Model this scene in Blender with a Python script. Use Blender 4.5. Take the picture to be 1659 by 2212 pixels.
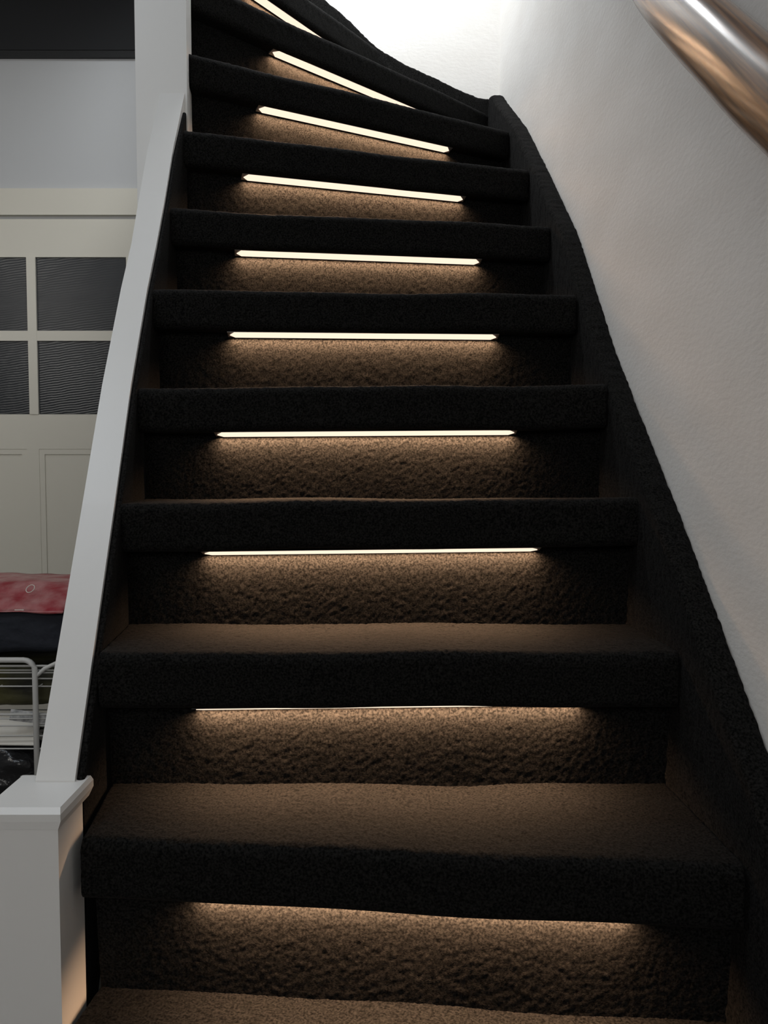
import bpy, bmesh, math, random
import numpy as np
from mathutils import Vector, Matrix, noise
for o in list(bpy.data.objects): bpy.data.objects.remove(o)
S = bpy.context.scene
COL = S.collection
R = math.radians
EYE = 1.089

# ---------------------------------------------------------------- camera
cam = bpy.data.objects.new('camera', bpy.data.cameras.new('camera')); COL.objects.link(cam)
cam.location = (0, 0, EYE)
cam.rotation_euler = (R(90 - 3.1), 0, 0)
cam.data.sensor_fit = 'VERTICAL'; cam.data.sensor_height = 36.0
cam.data.lens = 36.0 * 1790 / 2212
cam.data.clip_start = 0.02
S.camera = cam

# ---------------------------------------------------------------- world, lights, exposure
S.view_settings.view_transform = 'Standard'; S.view_settings.look = 'None'
S.view_settings.exposure = 0.0; S.view_settings.gamma = 1.0
S.view_settings.use_curve_mapping = False
w = bpy.data.worlds.new('world'); S.world = w; w.use_nodes = True
w.node_tree.nodes['Background'].inputs[0].default_value = (0.55, 0.6, 0.68, 1)
w.node_tree.nodes['Background'].inputs[1].default_value = 0.12

def area(name, loc, target, sx, sy, power, color):
    l = bpy.data.lights.new(name, 'AREA'); l.shape = 'RECTANGLE'; l.size = sx; l.size_y = sy
    l.energy = power; l.color = color
    o = bpy.data.objects.new(name, l); COL.objects.link(o); o.location = loc
    o.rotation_euler = (Vector(target) - Vector(loc)).to_track_quat('-Z', 'Y').to_euler()
    return o
area('upstairs_lamp_light', (-0.30, 2.25, 3.25), (0.0, 2.85, 2.6), 0.35, 0.35, 17, (0.95, 0.98, 1.0))
area('hall_front_fill_light', (-0.5, -1.93, 1.9), (-0.3, 2.0, 1.0), 1.6, 1.3, 25, (1.0, 0.97, 0.93))  # added fill from behind the camera, with no window built there
area('hall_ceiling_light', (-1.35, 0.9, 3.05), (-1.2, 0.9, 0.0), 0.7, 0.7, 9, (0.82, 0.91, 1.0))
area('hall_door_fill_light', (-2.3, 1.2, 2.2), (-1.3, 3.46, 1.2), 0.5, 0.5, 6.5, (1.0, 0.96, 0.9))  # invented source, added only to brighten the door and hall wall

# ---------------------------------------------------------------- helpers
def tag(o, label=None, cat=None, group=None, kind=None):
    if label: o['label'] = label
    if cat: o['category'] = cat
    if group: o['group'] = group
    if kind: o['kind'] = kind
    return o
def empty(name, loc=(0, 0, 0)):
    o = bpy.data.objects.new(name, None); COL.objects.link(o); o.location = loc
    o.empty_display_size = 0.1
    return o
def link(name, me, mat, parent=None, smooth=False):
    o = bpy.data.objects.new(name, me); COL.objects.link(o)
    if mat: me.materials.append(mat)
    if smooth:
        me.polygons.foreach_set('use_smooth', [True] * len(me.polygons))
    if parent:
        o.parent = parent
        o.matrix_parent_inverse = Matrix.Translation(-Vector(parent.location))
    return o
def bm_obj(name, bm, mat, parent=None, smooth=False, bevel=0):
    if bevel:
        bmesh.ops.bevel(bm, geom=[e for e in bm.edges if e.calc_face_angle(0) > 0.6], offset=bevel, segments=2, profile=0.6, affect='EDGES')
    bmesh.ops.recalc_face_normals(bm, faces=bm.faces)
    me = bpy.data.meshes.new(name); bm.to_mesh(me); bm.free()
    return link(name, me, mat, parent, smooth)
def box(bm, x0, x1, y0, y1, z0, z1):
    v = [bm.verts.new((x, y, z)) for z in (z0, z1) for x, y in ((x0, y0), (x1, y0), (x1, y1), (x0, y1))]
    for f in ((0, 3, 2, 1), (4, 5, 6, 7), (0, 1, 5, 4), (1, 2, 6, 5), (2, 3, 7, 6), (3, 0, 4, 7)):
        bm.faces.new([v[i] for i in f])
def box_obj(name, x0, x1, y0, y1, z0, z1, mat, parent=None, bevel=0):
    bm = bmesh.new(); box(bm, x0, x1, y0, y1, z0, z1)
    return bm_obj(name, bm, mat, parent, False, bevel)
def prism(bm, pts, z0, z1):
    a = [bm.verts.new((x, y, z0)) for x, y in pts]; b = [bm.verts.new((x, y, z1)) for x, y in pts]
    bm.faces.new(a[::-1]); bm.faces.new(b); n = len(pts)
    for i in range(n): bm.faces.new([a[i], a[(i + 1) % n], b[(i + 1) % n], b[i]])
def tube(bm, pts, r, seg=10, ry=None):
    pts = [Vector(p) for p in pts]; rings = []
    ry = ry or r
    for i, p in enumerate(pts):
        t = (pts[min(i + 1, len(pts) - 1)] - pts[max(i - 1, 0)]).normalized()
        up = Vector((0, 0, 1)) if abs(t.z) < 0.95 else Vector((0, 1, 0))
        s = t.cross(up).normalized(); u = s.cross(t).normalized()
        rings.append([bm.verts.new(p + s * (math.cos(2 * math.pi * k / seg) * r) + u * (math.sin(2 * math.pi * k / seg) * ry)) for k in range(seg)])
    for a, b in zip(rings[:-1], rings[1:]):
        for k in range(seg): bm.faces.new([a[k], a[(k + 1) % seg], b[(k + 1) % seg], b[k]])
    bm.faces.new(rings[0][::-1]); bm.faces.new(rings[-1])
def grid_mesh(name, V, mat, parent=None, caps=False, smooth=True):
    """V: (n, m, 3) array of points"""
    n, m = V.shape[:2]
    me = bpy.data.meshes.new(name)
    idx = np.arange(n * m).reshape(n, m)
    F = np.stack([idx[:-1, :-1], idx[1:, :-1], idx[1:, 1:], idx[:-1, 1:]], -1).reshape(-1, 4)
    nf = len(F)
    loops = F.reshape(-1).tolist(); starts = list(range(0, nf * 4, 4)); tot = [4] * nf
    if caps:
        c0 = idx[0].tolist(); c1 = idx[-1].tolist()[::-1]
        starts += [len(loops)]; loops += c0; tot += [m]
        starts += [len(loops)]; loops += c1; tot += [m]
    me.vertices.add(n * m); me.vertices.foreach_set('co', V.reshape(-1).astype('f'))
    me.loops.add(len(loops)); me.loops.foreach_set('vertex_index', loops)
    me.polygons.add(len(starts)); me.polygons.foreach_set('loop_start', starts)
    try: me.polygons.foreach_set('loop_total', tot)
    except Exception: pass
    me.update(calc_edges=True); me.validate()
    return link(name, me, mat, parent, smooth)
RNG = np.random.default_rng(5)
def pile(V, amp, low=0.0, wgt=None):
    """push the points of a carpet grid along its normals: tufts plus slow waves"""
    n, m = V.shape[:2]
    du = np.gradient(V, axis=0); dv = np.gradient(V, axis=1)
    N = np.cross(du, dv); N /= (np.linalg.norm(N, axis=2, keepdims=True) + 1e-9)
    a = RNG.normal(0, 1, (n, m)); 
    b = (a + np.roll(a, 1, 0) + np.roll(a, 1, 1) + np.roll(np.roll(a, 1, 0), 1, 1)) / 2
    d = amp * (0.55 * a + 0.6 * b)
    if low:
        def sm(k1, k2):
            g = RNG.normal(0, 1, (max(3, n // k1 + 2), max(3, m // k2 + 2)))
            x = np.linspace(0, g.shape[0] - 1.001, n); y = np.linspace(0, g.shape[1] - 1.001, m)
            xi = x.astype(int); yi = y.astype(int); fx = (x - xi); fy = (y - yi)
            fx = fx * fx * (3 - 2 * fx); fy = fy * fy * (3 - 2 * fy)
            return (g[xi][:, yi] * (1 - fx)[:, None] * (1 - fy)[None] + g[xi + 1][:, yi] * fx[:, None] * (1 - fy)[None]
                    + g[xi][:, yi + 1] * (1 - fx)[:, None] * fy[None] + g[xi + 1][:, yi + 1] * fx[:, None] * fy[None])
        d = d + low * 0.5 * sm(44, 34) + amp * 0.12 * sm(3, 3)
    if wgt is not None: d = d * np.asarray(wgt)[None]
    return V + N * d[..., None]

# ---------------------------------------------------------------- materials
def mat(name, col, rough=0.6, **kw):
    m = bpy.data.materials.new(name); m.use_nodes = True
    b = m.node_tree.nodes['Principled BSDF']
    b.inputs['Base Color'].default_value = (*col, 1); b.inputs['Roughness'].default_value = rough
    for k, v in kw.items(): b.inputs[k.replace('_', ' ')].default_value = v
    return m
def nd(m, t, **kw):
    n = m.node_tree.nodes.new(t)
    for k, v in kw.items(): setattr(n, k, v)
    return n
def noise_bump(m, scale, strength, dist, detail=4, stretch=(1, 1, 1), mix=None, cscale=None):
    nt = m.node_tree; b = nt.nodes['Principled BSDF']
    tc = nd(m, 'ShaderNodeTexCoord'); mp = nd(m, 'ShaderNodeMapping'); mp.inputs['Scale'].default_value = stretch
    nt.links.new(tc.outputs['Object'], mp.inputs[0])
    n = nd(m, 'ShaderNodeTexNoise'); n.inputs['Scale'].default_value = scale; n.inputs['Detail'].default_value = detail
    nt.links.new(mp.outputs[0], n.inputs['Vector'])
    bp = nd(m, 'ShaderNodeBump'); bp.inputs['Strength'].default_value = strength; bp.inputs['Distance'].default_value = dist
    nt.links.new(n.outputs[0], bp.inputs['Height']); nt.links.new(bp.outputs[0], b.inputs['Normal'])
    if mix:
        n2 = nd(m, 'ShaderNodeTexNoise'); n2.inputs['Scale'].default_value = cscale or scale; n2.inputs['Detail'].default_value = 3
        nt.links.new(mp.outputs[0], n2.inputs['Vector'])
        r = nd(m, 'ShaderNodeValToRGB'); r.color_ramp.elements[0].position = 0.35; r.color_ramp.elements[1].position = 0.65
        r.color_ramp.elements[0].color = (*mix[0], 1); r.color_ramp.elements[1].color = (*mix[1], 1)
        nt.links.new(n2.outputs[0], r.inputs[0]); nt.links.new(r.outputs[0], b.inputs['Base Color'])
    return m
M = {}
M['carpet'] = noise_bump(mat('dark_brown_carpet', (.03, .026, .023), 0.95, Specular_IOR_Level=0.08), 650, 0.28, 0.0014, 2,
                         mix=((.0008, .0008, .0008), (.0138, .0133, .0128)), cscale=330)
M['carpet'].node_tree.nodes['Principled BSDF'].inputs['Sheen Weight'].default_value = 0.012
M['wall'] = noise_bump(mat('white_textured_wall', (.78, .76, .73), 0.85), 70, 0.22, 0.0035, 8, (1, 1, 2.0),
                       mix=((.76, .74, .71), (.80, .785, .76)), cscale=5)
M['hallwall'] = noise_bump(mat('white_plaster', (.56, .57, .58), 0.8), 30, 0.08, 0.003)
M['white'] = noise_bump(mat('white_gloss_paint', (.76, .76, .75), 0.38), 9, 0.05, 0.004)
M['cream'] = noise_bump(mat('cream_paint', (.72, .69, .60), 0.42), 9, 0.05, 0.004)
M['ceiling'] = mat('ceiling_white', (.6, .6, .6), 0.9)
M['floor'] = noise_bump(mat('grey_floor', (.16, .15, .14), 0.5), 20, 0.1, 0.002)
M['darkwood'] = mat('dark_frame_paint', (.012, .013, .014), 0.5)
M['glass'] = mat('dark_reeded_glass', (.035, .038, .042), 0.28, Specular_IOR_Level=0.35)
def reeded(m):
    nt = m.node_tree; b = nt.nodes['Principled BSDF']; tc = nd(m, 'ShaderNodeTexCoord')
    mp = nd(m, 'ShaderNodeMapping'); mp.inputs['Rotation'].default_value = (0, R(8), 0)
    nt.links.new(tc.outputs['Object'], mp.inputs[0])
    wv = nd(m, 'ShaderNodeTexWave', bands_direction='Z'); wv.inputs['Scale'].default_value = 32; wv.inputs['Distortion'].default_value = 3
    wv.inputs['Detail Scale'].default_value = 0.6
    nt.links.new(mp.outputs[0], wv.inputs[0])
    bp = nd(m, 'ShaderNodeBump'); bp.inputs['Strength'].default_value = 0.25; bp.inputs['Distance'].default_value = 0.002
    nt.links.new(wv.outputs[1], bp.inputs['Height']); nt.links.new(bp.outputs[0], b.inputs['Normal'])
reeded(M['glass'])
M['darkpane'] = mat('dark_pane', (.018, .019, .021), 0.5, Specular_IOR_Level=0.3)
M['wood'] = mat('varnished_oak', (.3, .14, .05), 0.42, Coat_Weight=1.0, Coat_Roughness=0.2)
def woodgrain(m, d):
    nt = m.node_tree; b = nt.nodes['Principled BSDF']; tc = nd(m, 'ShaderNodeTexCoord')
    mp = nd(m, 'ShaderNodeMapping'); mp.inputs['Rotation'].default_value = (d, 0, 0); mp.inputs['Scale'].default_value = (1, 0.02, 1)
    mr = nd(m, 'ShaderNodeMapping'); mr.inputs['Rotation'].default_value = (d, 0, 0)
    mp.inputs['Rotation'].default_value = (0, 0, 0)
    nt.links.new(tc.outputs['Object'], mr.inputs[0]); nt.links.new(mr.outputs[0], mp.inputs[0])
    n = nd(m, 'ShaderNodeTexNoise'); n.inputs['Scale'].default_value = 190; n.inputs['Detail'].default_value = 5; n.inputs['Distortion'].default_value = 0.1
    nt.links.new(mp.outputs[0], n.inputs['Vector'])
    r = nd(m, 'ShaderNodeValToRGB'); r.color_ramp.elements[0].position = 0.36; r.color_ramp.elements[1].position = 0.6
    r.color_ramp.elements[0].color = (.07, .03, .011, 1); r.color_ramp.elements[1].color = (.24, .115, .043, 1)
    nt.links.new(n.outputs[0], r.inputs[0]); nt.links.new(r.outputs[0], b.inputs['Base Color'])
woodgrain(M['wood'], -R(42))
M['alu'] = mat('aluminium', (.25, .25, .25), 0.4, Metallic=0.8)
M['wire'] = mat('white_wire', (.62, .62, .60), 0.35)
M['redbag'] = noise_bump(mat('red_plastic', (.33, .022, .035), 0.3), 14, 0.5, 0.02, 4, mix=((.33, .02, .035), (.5, .22, .22)), cscale=16)
M['navy'] = noise_bump(mat('navy_cloth', (.010, .013, .022), 0.8), 12, 0.5, 0.03)
M['olive'] = noise_bump(mat('olive_cloth', (.05, .048, .018), 0.8), 10, 0.5, 0.03, mix=((.012, .012, .01), (.075, .07, .02)), cscale=7)
M['black'] = noise_bump(mat('black_plastic', (.009, .009, .010), 0.25), 12, 0.6, 0.03)
M['paper'] = mat('paper', (.78, .76, .70), 0.8)
M['greyprint'] = noise_bump(mat('printed_card', (.5, .5, .5), 0.7), 10, 0.0, 0.001, mix=((.25, .26, .27), (.6, .6, .6)), cscale=60)
led = bpy.data.materials.new('led_diffuser'); led.use_nodes = True
nt = led.node_tree; nt.nodes.clear()
em = nt.nodes.new('ShaderNodeEmission'); em.inputs[0].default_value = (1.0, .79, .61, 1); em.inputs[1].default_value = 1.2
nt.links.new(em.outputs[0], nt.nodes.new('ShaderNodeOutputMaterial').inputs[0]); M['led'] = led

# ---------------------------------------------------------------- the setting
def XW(y): return 0.47 - 0.045 * (y - 1)          # face of the right wall in plan
YB = 2.85                                          # face of the wall behind the winders
bm = bmesh.new(); prism(bm, [(XW(-2), -2), (XW(-2) + .12, -2), (XW(YB) + .12, YB), (XW(YB), YB)], 0, 5.2)
tag(bm_obj('wall_right', bm, M['wall']), kind='structure')
bm = bmesh.new(); box(bm, -0.62, XW(YB) + .12, YB, YB + .1, 0, 5.2)
tag(bm_obj('wall_stairwell', bm, M['wall']), kind='structure')
bm = bmesh.new(); box(bm, -3.0, -0.62, 3.46, 3.56, 0, 3.1)
tag(bm_obj('wall_back', bm, M['hallwall']), kind='structure')
tag(box_obj('wall_left', -3.1, -3.0, -2, 3.56, 0, 3.1, M['hallwall']), kind='structure')
tag(box_obj('wall_front', -3.1, XW(-2) + .12, -2.1, -2, 0, 3.1, M['hallwall']), kind='structure')
tag(box_obj('floor', -3.1, 0.75, -2.1, 3.56, -0.1, 0, M['floor']), kind='structure')
bm = bmesh.new(); box(bm, -3.1, -0.62, -2.1, 3.56, 3.1, 3.2); box(bm, -0.62, .75, -2.1, 0.3, 3.1, 3.2)
tag(bm_obj('ceiling', bm, M['ceiling']), kind='structure')

# casing, door and transom of the hall wall
Y = 3.46
bm = bmesh.new(); box(bm, -2.12, -0.86, Y - .022, Y, 2.116, 2.222); box(bm, -2.12, -2.01, Y - .022, Y, 0, 2.116); box(bm, -.96, -.86, Y - .022, Y, 0, 2.116)
tag(bm_obj('trim_1', bm, M['cream'], None, False, .004), kind='structure')
door = empty('door_1', (-1.48, Y - .02, 0)); tag(door, kind='structure')
def dbox(name, x0, x1, z0, z1, y0, y1, m, bev=.003): return box_obj(name, x0, x1, y0, y1, z0, z1, m, door, bev)
yf = Y - .014
dbox('rail', -1.10 - .77, -1.057, 1.948, 2.101, yf, Y - .002, M['cream'])
dbox('rail', -1.87, -1.057, 1.164, 1.307, yf, Y - .002, M['cream'])
dbox('rail', -1.87, -1.057, 0.02, .22, yf, Y - .002, M['cream'])
dbox('stile', -1.98, -1.87, 0.02, 2.101, yf, Y - .002, M['cream'])
dbox('stile', -1.057, -.967, 0.02, 2.101, yf, Y - .002, M['cream'])
dbox('stile', -1.481, -1.431, .22, 1.164, yf, Y - .002, M['cream'])
dbox('muntin', -1.465, -1.428, 1.307, 1.948, yf - .004, Y - .004, M['cream'], .006)
dbox('muntin', -1.87, -1.057, 1.608, 1.649, yf - .003, Y - .005, M['cream'], .006)
for x0, x1 in ((-1.865, -1.465), (-1.428, -1.062)):
    for z0, z1 in ((1.649, 1.945), (1.31, 1.608)):
        dbox('pane', x0, x1, z0, z1, Y - .008, Y - .004, M['glass'], 0)
for x0, x1 in ((-1.87, -1.481), (-1.431, -1.057)):
    p = dbox('panel', x0, x1, .22, 1.164, Y - .007, Y - .003, M['cream'], 0)
    bm = bmesh.new()
    for a in ((x0, x0 + .022, .22, 1.164), (x1 - .022, x1, .22, 1.164), (x0 + .022, x1 - .022, 1.142, 1.164), (x0 + .022, x1 - .022, .22, .242)):
        box(bm, a[0], a[1], Y - .012, Y - .005, a[2], a[3])
    bm_obj('moulding', bm, M['cream'], door, False, .003)
win = empty('window_1', (-1.5, Y, 2.744)); tag(win, kind='structure')
box_obj('pane', -2.3, -.972, Y - .012, Y - .004, 2.775, 3.1, M['darkpane'], win)
bm = bmesh.new(); box(bm, -2.3, -.94, Y - .02, Y, 2.744, 2.766); box(bm, -.968, -.94, Y - .02, Y, 2.766, 3.1)
bm_obj('window_frame', bm, M['darkwood'], win, False, .002)

# ---------------------------------------------------------------- the staircase
H = 0.206; TH = 0.08
def TOP(n): return EYE - 0.265 + H * n - (0.018 if n < -1 else 0)            # top of tread n (0 = third edge from the floor line)
NOSE = {  # plan points of the front edge, left and right, and lifts of those ends
    -3: ((-.40, .88), (.455, .36), 0, 0),
    -2: ((-.395, .955), (.445, .70), 0, 0),
    -1: ((-.385, 1.026), (.425, .950), 0, 0),
    0: ((-.405, 1.160), (.418, 1.160), .001, .002),
    1: ((-.431, 1.340), (.414, 1.340), 0, .010),
    2: ((-.446, 1.505), (.402, 1.505), -.003, .003),
    3: ((-.460, 1.662), (.392, 1.709), 0, 0),
    4: ((-.470, 1.818), (.383, 1.944), 0, 0),
    5: ((-.466, 1.915), (.372, 2.172), 0, 0),
    6: ((-.455, 1.992), (.360, 2.441), 0, 0),
    7: ((-.466, 2.045), (.345, 2.815), 0, 0),
    8: ((-.500, 2.10), (-.02, 2.815), 0, 0),
    9: ((-.540, 2.10), (-.30, 2.815), 0, 0),
    10: ((-.600, 2.10), (-.58, 2.815), 0, 0)}
stair = empty('staircase', (0, 1.2, 0))
tag(stair, 'steep winding staircase covered in dark brown carpet with white edge board on the left', 'staircase')
SET = 0.040
def lerp(a, b, t): return a + (b - a) * t
for n in range(-3, 10):
    A, B, la, lb = NOSE[n]; A = np.array(A); B = np.array(B)
    An, Bn = [np.array(p) for p in NOSE[n + 1][:2]]
    t = (B - A) / np.linalg.norm(B - A); nn = np.array([-t[1], t[0]])     # backwards
    tn = (Bn - An) / np.linalg.norm(Bn - An); nnn = np.array([-tn[1], tn[0]])
    res = .0026 if -1 <= n <= 2 else (.0034 if n < 6 else .005)
    L = np.linalg.norm(B - A); ns = int(L / res)
    s = np.linspace(0, 1, ns)
    zt = TOP(n); r1, r2 = .017, .012
    # nose profile: (offset behind the front line, height)
    prof = []
    flat_n = int(.17 / res)
    back = [(None, k / flat_n) for k in range(flat_n)]                    # interpolated rows from the back to offset r1
    arc = [(r1 - r1 * math.sin(a), -r1 + r1 * math.cos(a)) for a in np.linspace(0, math.pi / 2, max(5, int(.026 / res)))]
    front = [(0, z) for z in np.linspace(-r1, -TH + r2, int(.05 / res))[1:]]
    arc2 = [(r2 - r2 * math.cos(a), -TH + r2 - r2 * math.sin(a)) for a in np.linspace(0, math.pi / 2, 5)[1:]]
    under = [(o, -TH) for o in np.linspace(r2, SET + .012, 9)[1:]]
    rows = []
    P0 = A[None] + (B - A)[None] * s[:, None]
    Q = An[None] + (Bn - An)[None] * s[:, None] + nnn[None] * (SET + .019)
    lift = la + (lb - la) * s
    for _, f in back:
        q = Q * (1 - f) + (P0 + nn * r1) * f
        rows.append(np.concatenate([q, (zt + lift * f)[:, None]], 1))
    for o, z in arc + front + arc2 + under:
        q = P0 + nn * o
        rows.append(np.concatenate([q, (zt + z + lift)[:, None]], 1))
    V = np.stack(rows, 1)
    k0 = len(back) + len(arc) + len(front)
    V = pile(V, .0004, .0012, [1.0] * (k0 - 6) + [.7, .5, .35, .25, .15, .15] + [.1] * (len(rows) - k0))
    # slow sag of the stuffed edge
    ph = RNG.uniform(0, 6, 2)
    V[..., 2] += (.0012 * np.sin(s * 9 + ph[0]) + .0009 * np.sin(s * 17 + ph[1]))[:, None]
    grid_mesh('tread', V, M['carpet'], stair, caps=True)
    # riser under this tread
    zb = TOP(n - 1) if n > -3 else 0.0
    hr = zt - TH - zb + .006
    m = int(hr / res); zz = np.linspace(zb - .004, zt - TH + .002, m)
    pr = P0 + nn * SET
    V = np.zeros((ns, m, 3)); bk = np.linspace(.011, 0, m)[None]; V[..., 0] = pr[:, 0:1] + nn[0] * bk; V[..., 1] = pr[:, 1:2] + nn[1] * bk; V[..., 2] = zz[None] + lift[:, None] * np.linspace(0, 1, m)[None]
    V = pile(V, .00028, .0006)
    grid_mesh('riser', V, M['carpet'], stair)

# carpeted skirting on the right wall and behind the winders
def skirting(path, thick, depth, res=.005, wallgap=0.0):
    """path: list of (x, y, z) along the wall side of the top edge; thickness towards the left of travel"""
    P = [np.array(p, float) for p in path]; pts = []
    for a, b in zip(P[:-1], P[1:]):
        k = max(1, int(np.linalg.norm(b - a) / res)); pts += [a + (b - a) * i / k for i in range(k)]
    pts.append(P[-1]); C = np.array(pts)
    for _ in range(10):
        C[1:-1] = (C[:-2] + 2 * C[1:-1] + C[2:]) / 4
    T = np.gradient(C[:, :2], axis=0)
    T /= np.linalg.norm(T, axis=1, keepdims=True); Nn = np.stack([-T[:, 1], T[:, 0]], 1)   # left of travel
    r = min(.012, thick / 2)
    prof = [(0, -depth)] + [(0, -z) for z in np.linspace(.06, r, 8)]
    prof += [(r - r * math.cos(a), -r + r * math.sin(a)) for a in np.linspace(0, math.pi / 2, 5)[1:]]
    prof += [(thick - r + r * math.sin(a), -r + r * math.cos(a)) for a in np.linspace(0, math.pi / 2, 5)]
    prof += [(thick, -z) for z in np.linspace(r, depth, max(4, int(depth / (res * 1.5))))[1:]]
    V = np.zeros((len(C), len(prof), 3))
    for j, (o, z) in enumerate(prof):
        V[:, j, 0] = C[:, 0] + Nn[:, 0] * o; V[:, j, 1] = C[:, 1] + Nn[:, 1] * o; V[:, j, 2] = np.maximum(C[:, 2] + z, .002)
    return V
E2 = EYE
rp = [(.47 - .045 * (y - 1), y, z + E2) for y, z in ((.25, -1.0), (.50, -.80), (.80, -.53), (.998, -.340), (1.071, -.268), (1.259, -.085), (1.599, .229),
      (1.866, .521), (2.125, .737), (2.401, .961), (2.60, 1.095), (2.70, 1.16), (2.76, 1.205), (2.80, 1.222), (2.845, 1.222))]
grid_mesh('carpet_skirting', pile(skirting(rp, .042, .42), .0007, .001), M['carpet'], stair, caps=True)
bp_ = [(.386, YB, 1.222 + E2), (.319, YB, 1.222 + E2), (.25, YB, 1.25 + E2), (.164, YB, 1.29 + E2), (.063, YB, 1.335 + E2), (-.03, YB, 1.39 + E2), (-.138, YB, 1.495 + E2), (-.215, YB, 1.555 + E2),
       (-.36, YB, 1.70 + E2), (-.61, YB, 1.97 + E2)]
grid_mesh('carpet_skirting', pile(skirting(bp_, .035, .5, .006), .0007, .001), M['carpet'], stair, caps=True)
# left: white board (outer string) with a thin carpeted lining on its inner side
LB = [(-.409, 1.075, -.414), (-.436, 1.34, -.058), (-.455, 1.50, .147), (-.468, 1.66, .353), (-.470, 1.74, .462), (-.471, 1.82, .585), (-.4695, 1.88, .700), (-.458, 1.958, .865)]
bm = bmesh.new(); a_, b_, c_, d_ = [], [], [], []
for x, y, z in LB:
    z += EYE
    a_.append(bm.verts.new((x, y, z))); b_.append(bm.verts.new((x - .052 - (.004 if y > 1.8 else 0), y, z )))
    c_.append(bm.verts.new((x - .052, y, z - .33))); d_.append(bm.verts.new((x, y, z - .33)))
for i in range(len(LB) - 1):
    for p, q in ((a_, b_), (b_, c_), (c_, d_), (d_, a_)): bm.faces.new([p[i], p[i + 1], q[i + 1], q[i]])
bm.faces.new([a_[0], b_[0], c_[0], d_[0]]); bm.faces.new([a_[-1], d_[-1], c_[-1], b_[-1]])
bm_obj('edge_board', bm, M['white'], stair, False, .004)
tag(stair.children[-1], 'white painted board along the left edge')
lp = [(x, y, z + EYE - .010) for x, y, z in LB[:-1]] + [(-.462, 1.942, .81 + EYE)]
lp = lp[::-1]
lp[-1] = (-.409, 1.078, -.42 + EYE)
grid_mesh('carpet_skirting', skirting(lp, .010, .40), M['carpet'], stair, caps=True)
# closed side below the board
bm = bmesh.new(); top = [( -.440, 1.075, .36), (-.50, 1.95, 1.5)]
vs = []
for x, y, z in top:
    vs.append([bm.verts.new(p) for p in ((x, y, 0), (x, y, z), (x - .012, y, z), (x - .012, y, 0))])
for k in range(4): bm.faces.new([vs[0][k], vs[0][(k + 1) % 4], vs[1][(k + 1) % 4], vs[1][k]])
bm.faces.new(vs[0][::-1]); bm.faces.new(vs[1])
bm_obj('side_panel', bm, M['white'], stair)

# newel with cap at the foot
nw = empty('newel_post', (-.442, 1.032, 0)); tag(nw, 'short square white newel post with a flat cap, bottom left corner of the photo', 'newel post')
def quad(cx, cy, hx, hy, rot):
    c, s_ = math.cos(rot), math.sin(rot)
    return [(cx + a * c - b * s_, cy + a * s_ + b * c) for a, b in ((-hx, -hy), (hx, -hy), (hx, hy), (-hx, hy))]
bm = bmesh.new(); prism(bm, quad(-.4435, 1.029, .046, .041, 0), 0, .648); bm_obj('post', bm, M['white'], nw, False, .003)
bm = bmesh.new(); lo = quad(-.4435, 1.040, .0465, .053, 0); mid = quad(-.4425, 1.0435, .049, .0575, 0); hi = quad(-.4425, 1.0465, .046, .0525, 0)
rings = [[bm.verts.new((x, y, z)) for x, y in q] for q, z in ((lo, .648), (mid, .658), (mid, .667), (hi, .673))]
for a, b in zip(rings[:-1], rings[1:]):
    for k in range(4): bm.faces.new([a[k], a[(k + 1) % 4], b[(k + 1) % 4], b[k]])
bm.faces.new(rings[0][::-1]); bm.faces.new(rings[-1])
bm_obj('cap', bm, M['white'], nw, False, .002)

# tall newel at the turn
pt = empty('newel_post', (-.51, 1.98, 0)); tag(pt, 'tall cream newel post at the top end of the white edge board', 'newel post')
pts = [(-.571, 1.955), (-.453, 1.955), (-.462, 2.045), (-.583, 2.045)]
bm = bmesh.new(); prism(bm, pts, TOP(5) - .045, 3.95); prism(bm, [(-.571, 1.955), (-.485, 1.955), (-.492, 2.045), (-.583, 2.045)], 0, TOP(5) - .045); bm_obj('post', bm, M['white'], pt, False, .004)
box_obj('cap', -.595, -.440, 1.94, 2.06, 3.95, 3.975, M['white'], pt, .004)

# ---------------------------------------------------------------- LED strips under the edges
NAMES = {-1: 'warm LED strip hidden under the lowest visible step edge, only its glow shows',
         0: 'warm LED strip under the second step edge up, right part of its line hidden',
         1: 'warm LED strip, very thin line under the third step edge up from the bottom',
         2: 'warm LED strip, thin line under the fourth step edge from the bottom',
         3: 'warm LED strip level with the bar between upper and lower door panes',
         4: 'warm LED strip level with the top of the upper door panes',
         5: 'warm LED strip level with the door casing top, sloping slightly down to the right',
         6: 'thick warm LED strip beside the foot of the tall newel, third line from the top',
         7: 'slanting warm LED strip whose right end hides behind a carpeted step edge',
         8: 'topmost warm LED strip, short steep line cut by the upper edge of the photo'}
LEDW, LEDSPREAD, LEDTILT = 6.2, 150, 0.06
LEDX = {-1: (-.245, .300), 0: (-.273, .284), 1: (-.297, .254), 2: (-.307, .240), 3: (-.311, .233), 4: (-.323, .224), 5: (-.322, .208),
        6: (-.297, .195), 7: (-.275, .118), 8: (-.345, -.03)}
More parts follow.
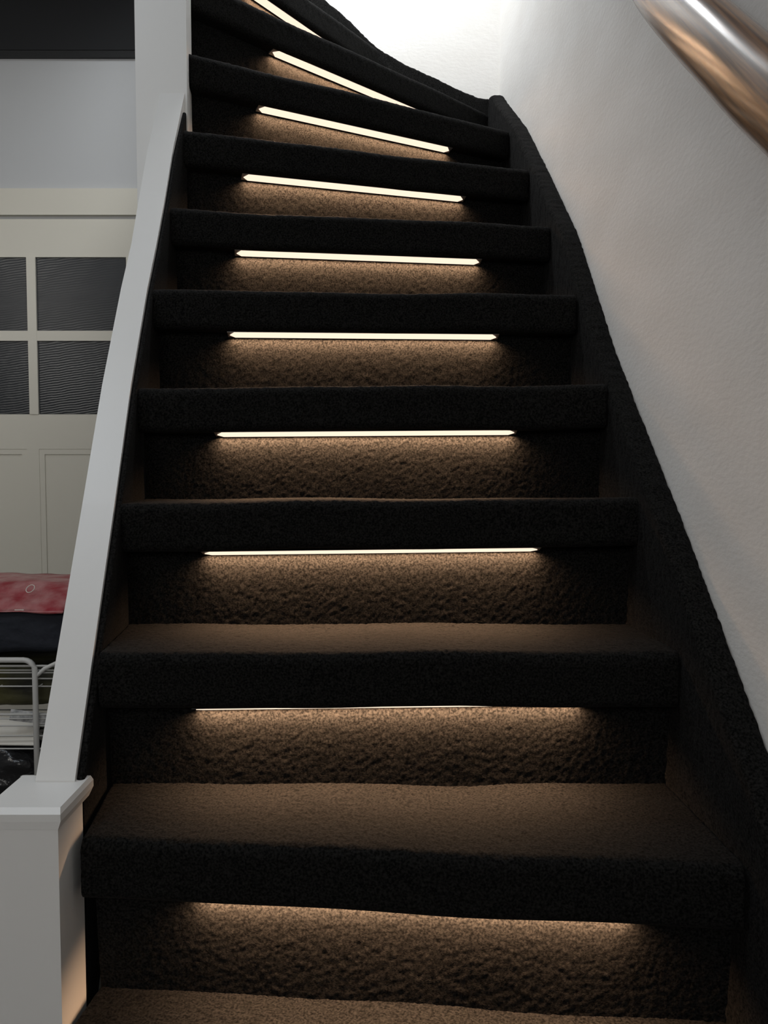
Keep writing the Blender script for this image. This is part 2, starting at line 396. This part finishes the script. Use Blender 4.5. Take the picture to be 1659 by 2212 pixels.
for n, lab in NAMES.items():
    A, B, la, lb = NOSE[n]; A = np.array(A); B = np.array(B); t = (B - A) / np.linalg.norm(B - A); nn = np.array([-t[1], t[0]])
    x0, x1 = LEDX[n]
    def ptx(x, off, dz):
        k = (x - A[0]) / (B[0] - A[0]); p = A + (B - A) * k + nn * off
        return Vector((p[0], p[1], TOP(n) - TH + lerp(la, lb, k) + dz + (lerp(-.0022, .0042, (x - x0) / (x1 - x0)) if n == 0 else (.0018 if n < 0 else 0))))
    c = ptx((x0 + x1) / 2, .026, 0)
    root = empty('led_strip', c); tag(root, lab, 'led strip', 'LED strips under the step edges')
    fo, bo = .0155, .0360; zf, zk = -.0022, -.0090
    bm = bmesh.new()
    e0 = [ptx(x0 - .004, o, z) for o, z in ((fo - .001, -.001), (bo + .001, -.001), (bo + .001, zk + .0008), (fo - .001, zf + .0008))]
    e1 = [ptx(x1 + .004, o, z) for o, z in ((fo - .001, -.001), (bo + .001, -.001), (bo + .001, zk + .0008), (fo - .001, zf + .0008))]
    va = [bm.verts.new(p) for p in e0]; vb = [bm.verts.new(p) for p in e1]
    for k in range(4): bm.faces.new([va[k], va[(k + 1) % 4], vb[(k + 1) % 4], vb[k]])
    bm.faces.new(va[::-1]); bm.faces.new(vb)
    bm_obj('housing', bm, M['alu'], root)
    bm = bmesh.new(); mid_o = lerp(fo, bo, .55); tp = .010
    def ring(dz):
        def z_at(o): return lerp(zf, zk, (o - fo) / (bo - fo)) + dz
        pl = [(x0, mid_o), (x0 + tp, fo), (x1 - tp, fo), (x1, mid_o), (x1 - tp, bo), (x0 + tp, bo)]
        return [bm.verts.new(ptx(x, o, z_at(o))) for x, o in pl]
    a = ring(.0007); b = ring(-.0003)
    bm.faces.new(a); bm.faces.new(b[::-1])
    for k in range(6): bm.faces.new([a[k], a[(k + 1) % 6], b[(k + 1) % 6], b[k]])
    bm_obj('diffuser', bm, M['led'], root)
    # the strip's own light, thrown down and back onto the riser through its narrow lens
    l = bpy.data.lights.new('strip_light', 'AREA'); l.shape = 'RECTANGLE'; l.size = (ptx(x1, 0, 0) - ptx(x0, 0, 0)).length; l.size_y = .010
    l.energy = LEDW * l.size; l.color = (1.0, .60, .34); l.spread = R(LEDSPREAD)
    lo = bpy.data.objects.new('strip_light', l); COL.objects.link(lo)
    X_ = (ptx(x1, 0, 0) - ptx(x0, 0, 0)).normalized(); Zl = (Vector((0, 0, 1)) - Vector((nn[0], nn[1], 0)) * LEDTILT).normalized(); Zl = (Zl - X_ * Zl.dot(X_)).normalized()
    Y_ = Zl.cross(X_); Mx = Matrix((X_, Y_, Zl)).transposed().to_4x4(); Mx.translation = ptx((x0 + x1) / 2, .0322, -.0088) + Vector((0, 0, -.001))
    lo.matrix_world = Mx; lo.parent = root; lo.matrix_parent_inverse = Matrix.Translation(-Vector(root.location))

# ---------------------------------------------------------------- handrail on the right wall
hr = empty('handrail', (.41, 1.2, 1.7)); tag(hr, 'thick varnished oak handrail on the right wall, top right corner', 'handrail')
path = [(.45, .55, 1.16), (.42, .70, 1.28), (.410, .827, 1.414), (.407, .894, 1.467), (.405, .946, 1.511), (.403, 1.03, 1.586), (.402, 1.129, 1.669), (.401, 1.226, 1.756), (.400, 1.291, 1.818),
        (.398, 1.45, 1.99), (.392, 1.7, 2.28), (.385, 2.0, 2.62)]
# fine resampling
fine = []
for a, b in zip(path[:-1], path[1:]):
    for k in range(6): fine.append(tuple(lerp(a[i], b[i], k / 6) for i in range(3)))
fine.append(path[-1]); F = np.array(fine)
for _ in range(14): F[1:-1] = (F[:-2] + F[1:-1] * 2 + F[2:]) / 4
bm = bmesh.new(); F[:, 2] += .010; F[:, 0] += .002; tube(bm, F.tolist(), .029, 32, .046); bm_obj('rail', bm, M['wood'], hr, True)
for y, x, z in ((.62, .432, 1.215), (1.75, .39, 2.34)):
    bm = bmesh.new(); tube(bm, [(x, y, z - .03), (x + .01, y, z - .06), (XW(y) - .002, y, z - .07)], .006)
    tube(bm, [(XW(y) - .006, y, z - .07), (XW(y) + .001, y, z - .07)], .022, 20)
    bm_obj('bracket', bm, M['alu'], hr, True)

# ---------------------------------------------------------------- wire basket rack behind the edge board
rk = empty('wire_rack', (-1.2, 2.45, 0)); tag(rk, 'white wire basket rack standing in the hall behind the edge board', 'rack')
XR, XL, YF, YK, ZT = -.938, -1.50, 2.2, 2.62, .572
def arc_frame(y):
    XR = -.938 if y == YF else -.80
    p = [(XL, y, .0)] + [(XL, y, ZT - .03)]
    p += [(XL + .03 - .03 * math.cos(a), y, ZT - .03 + .03 * math.sin(a)) for a in np.linspace(0, math.pi / 2, 6)[1:]]
    p += [(XR - .03 + .03 * math.sin(a), y, ZT - .03 + .03 * math.cos(a)) for a in np.linspace(0, math.pi / 2, 6)]
    p += [(XR, y, 0)]
    return p
for y in (YF, YK):
    bm = bmesh.new(); tube(bm, arc_frame(y), .0075, 12); bm_obj('frame', bm, M['wire'], rk, True)
for z in (ZT - .005, .30, .08):
    for x in (XL, XR):
        if x == XR and z > .5: continue
        bm = bmesh.new(); tube(bm, [(x, YF, z), (x, YK, z)], .005, 8); bm_obj('side_rod', bm, M['wire'], rk, True)
bm = bmesh.new(); tube(bm, [(XR, YF, .525), (XR + .025, YF + .004, .548), (XR + .055, YF + .008, .562), (XR + .12, YF + .01, .564)], .0055, 8)
bm_obj('brace', bm, M['wire'], rk, True)
def basket(ztop, depth, floorx=10):
    bm = bmesh.new(); x0, x1, y0, y1 = XL + .015, -.815, YF + .012, YK - .012
    for z, ins, r in ((ztop, 0, .0032), (ztop - .012, .002, .002), (ztop - depth * .33, .006, .0022), (ztop - depth * .62, .010, .0022), (ztop - depth, .016, .0022)):
        tube(bm, [(x0 + ins, y0 + ins, z), (x1 - ins, y0 + ins, z), (x1 - ins, y1 - ins, z), (x0 + ins, y1 - ins, z), (x0 + ins, y0 + ins, z)], r, 6)
    for k in range(7):
        x = lerp(x0 + .02, x1 - .02, k / 6); tube(bm, [(x, y0 + .016, ztop - depth), (x, y1 - .016, ztop - depth)], .0016, 6)
    return bm
for zt_, dp in ((.553, .06), (.42, .10), (.25, .12)):
    bm_obj('wire_basket', basket(zt_, dp), M['wire'], rk, True)

def blob(name, c, h, m, seed, parent=None, wr=.012, sq=4.0, freq=9):
    """soft squarish bundle with folds"""
    bm = bmesh.new(); bmesh.ops.create_icosphere(bm, subdivisions=5, radius=1)
    for v in bm.verts:
        p = v.co.copy(); k = (abs(p.x) ** sq + abs(p.y) ** sq + abs(p.z) ** sq) ** (-1 / sq)
        q = Vector((p.x * k * h[0], p.y * k * h[1], p.z * k * h[2]))
        nz = noise.fractal(Vector((q.x * freq + seed, q.y * freq, q.z * freq * 2)), 0.8, 2.0, 4)
        q += p.normalized() * nz * wr
        v.co = Vector(c) + q
    return bm_obj(name, bm, m, parent, True)
# load of the rack
o = blob('cloth_bundle', (-1.15, 2.40, .642), (.33, .17, .066), M['navy'], 3, wr=.006, sq=6); tag(o, 'dark navy folded jacket lying on top of the wire rack', 'jacket')
# red wrapped packet on it
rb = empty('red_packet', (-1.2, 2.38, .72)); tag(rb, 'flat red plastic packet with pale print on the navy jacket', 'packet')
bm = bmesh.new(); n1, n2 = 40, 26; g = []
for i in range(n1):
    row = []
    for j in range(n2):
        u, v = i / (n1 - 1), j / (n2 - 1)
        x = lerp(-1.46, -.868, u); y = lerp(2.22, 2.53, v)
        z = .706 + .066 * min(1, v * 2.2) ** .8 - .012 * u + .006 * noise.noise(Vector((u * 7, v * 6, 2)))
        row.append(bm.verts.new((x, y, z)))
    g.append(row)
for i in range(n1 - 1):
    for j in range(n2 - 1): bm.faces.new([g[i][j], g[i + 1][j], g[i + 1][j + 1], g[i][j + 1]])
bot = [[bm.verts.new((v.co.x, v.co.y, .700)) for v in (r[0], r[-1])] for r in g]
for i in range(n1 - 1):
    bm.faces.new([g[i][0], bot[i][0], bot[i + 1][0], g[i + 1][0]]); bm.faces.new([g[i][-1], g[i + 1][-1], bot[i + 1][1], bot[i][1]]); bm.faces.new([bot[i][0], bot[i][1], bot[i + 1][1], bot[i + 1][0]])
for i in (0, n1 - 1): bm.faces.new(([r for r in g[i]] + [bot[i][1], bot[i][0]]))
bm_obj('wrapper', bm, M['redbag'], rb, True)
bm = bmesh.new()
for dx, dz in ((0, 0),):
    tube(bm, [(-.985 + .011 * math.cos(a), 2.293 + .012 * math.sin(a), .751 + .009 * math.sin(a)) for a in np.linspace(0, 6.2, 14)], .0012, 6)
bm_obj('round_print', bm, M['paper'], rb)
o = box_obj('care_label', -1.0, -.975, 2.225, 2.228, .699, .704, M['paper'], rb)
# olive bag in the upper basket, paper in the middle, black bag below
o = blob('olive_bag', (-1.155, 2.41, .486), (.315, .172, .058), M['olive'], 8, wr=.010, sq=5); tag(o, 'dark olive cloth bag in the upper wire basket', 'bag')
def sheet(name, c, sx, sy, rx, ry, rz, m, lab, cat, th=.003):
    bm = bmesh.new(); box(bm, -sx / 2, sx / 2, -sy / 2, sy / 2, -th / 2, th / 2)
    o = bm_obj(name, bm, m); o.location = c; o.rotation_euler = (rx, ry, rz); return tag(o, lab, cat)
sheet('paper_stack', (-1.175, 2.262, .366), .44, .090, R(58), 0, R(-2), M['paper'], 'white sheets of paper lying in the middle wire basket', 'paper', .012)
sheet('printed_card', (-.955, 2.222, .409), .125, .030, R(82), R(7), 0, M['greyprint'], 'grey printed card standing behind the white papers in the rack', 'card')
o = blob('plastic_bag', (-1.13, 2.32, .238), (.24, .12, .10), M['black'], 5, wr=.016, sq=3, freq=11); tag(o, 'glossy black plastic bag at the bottom of the wire rack', 'bag')
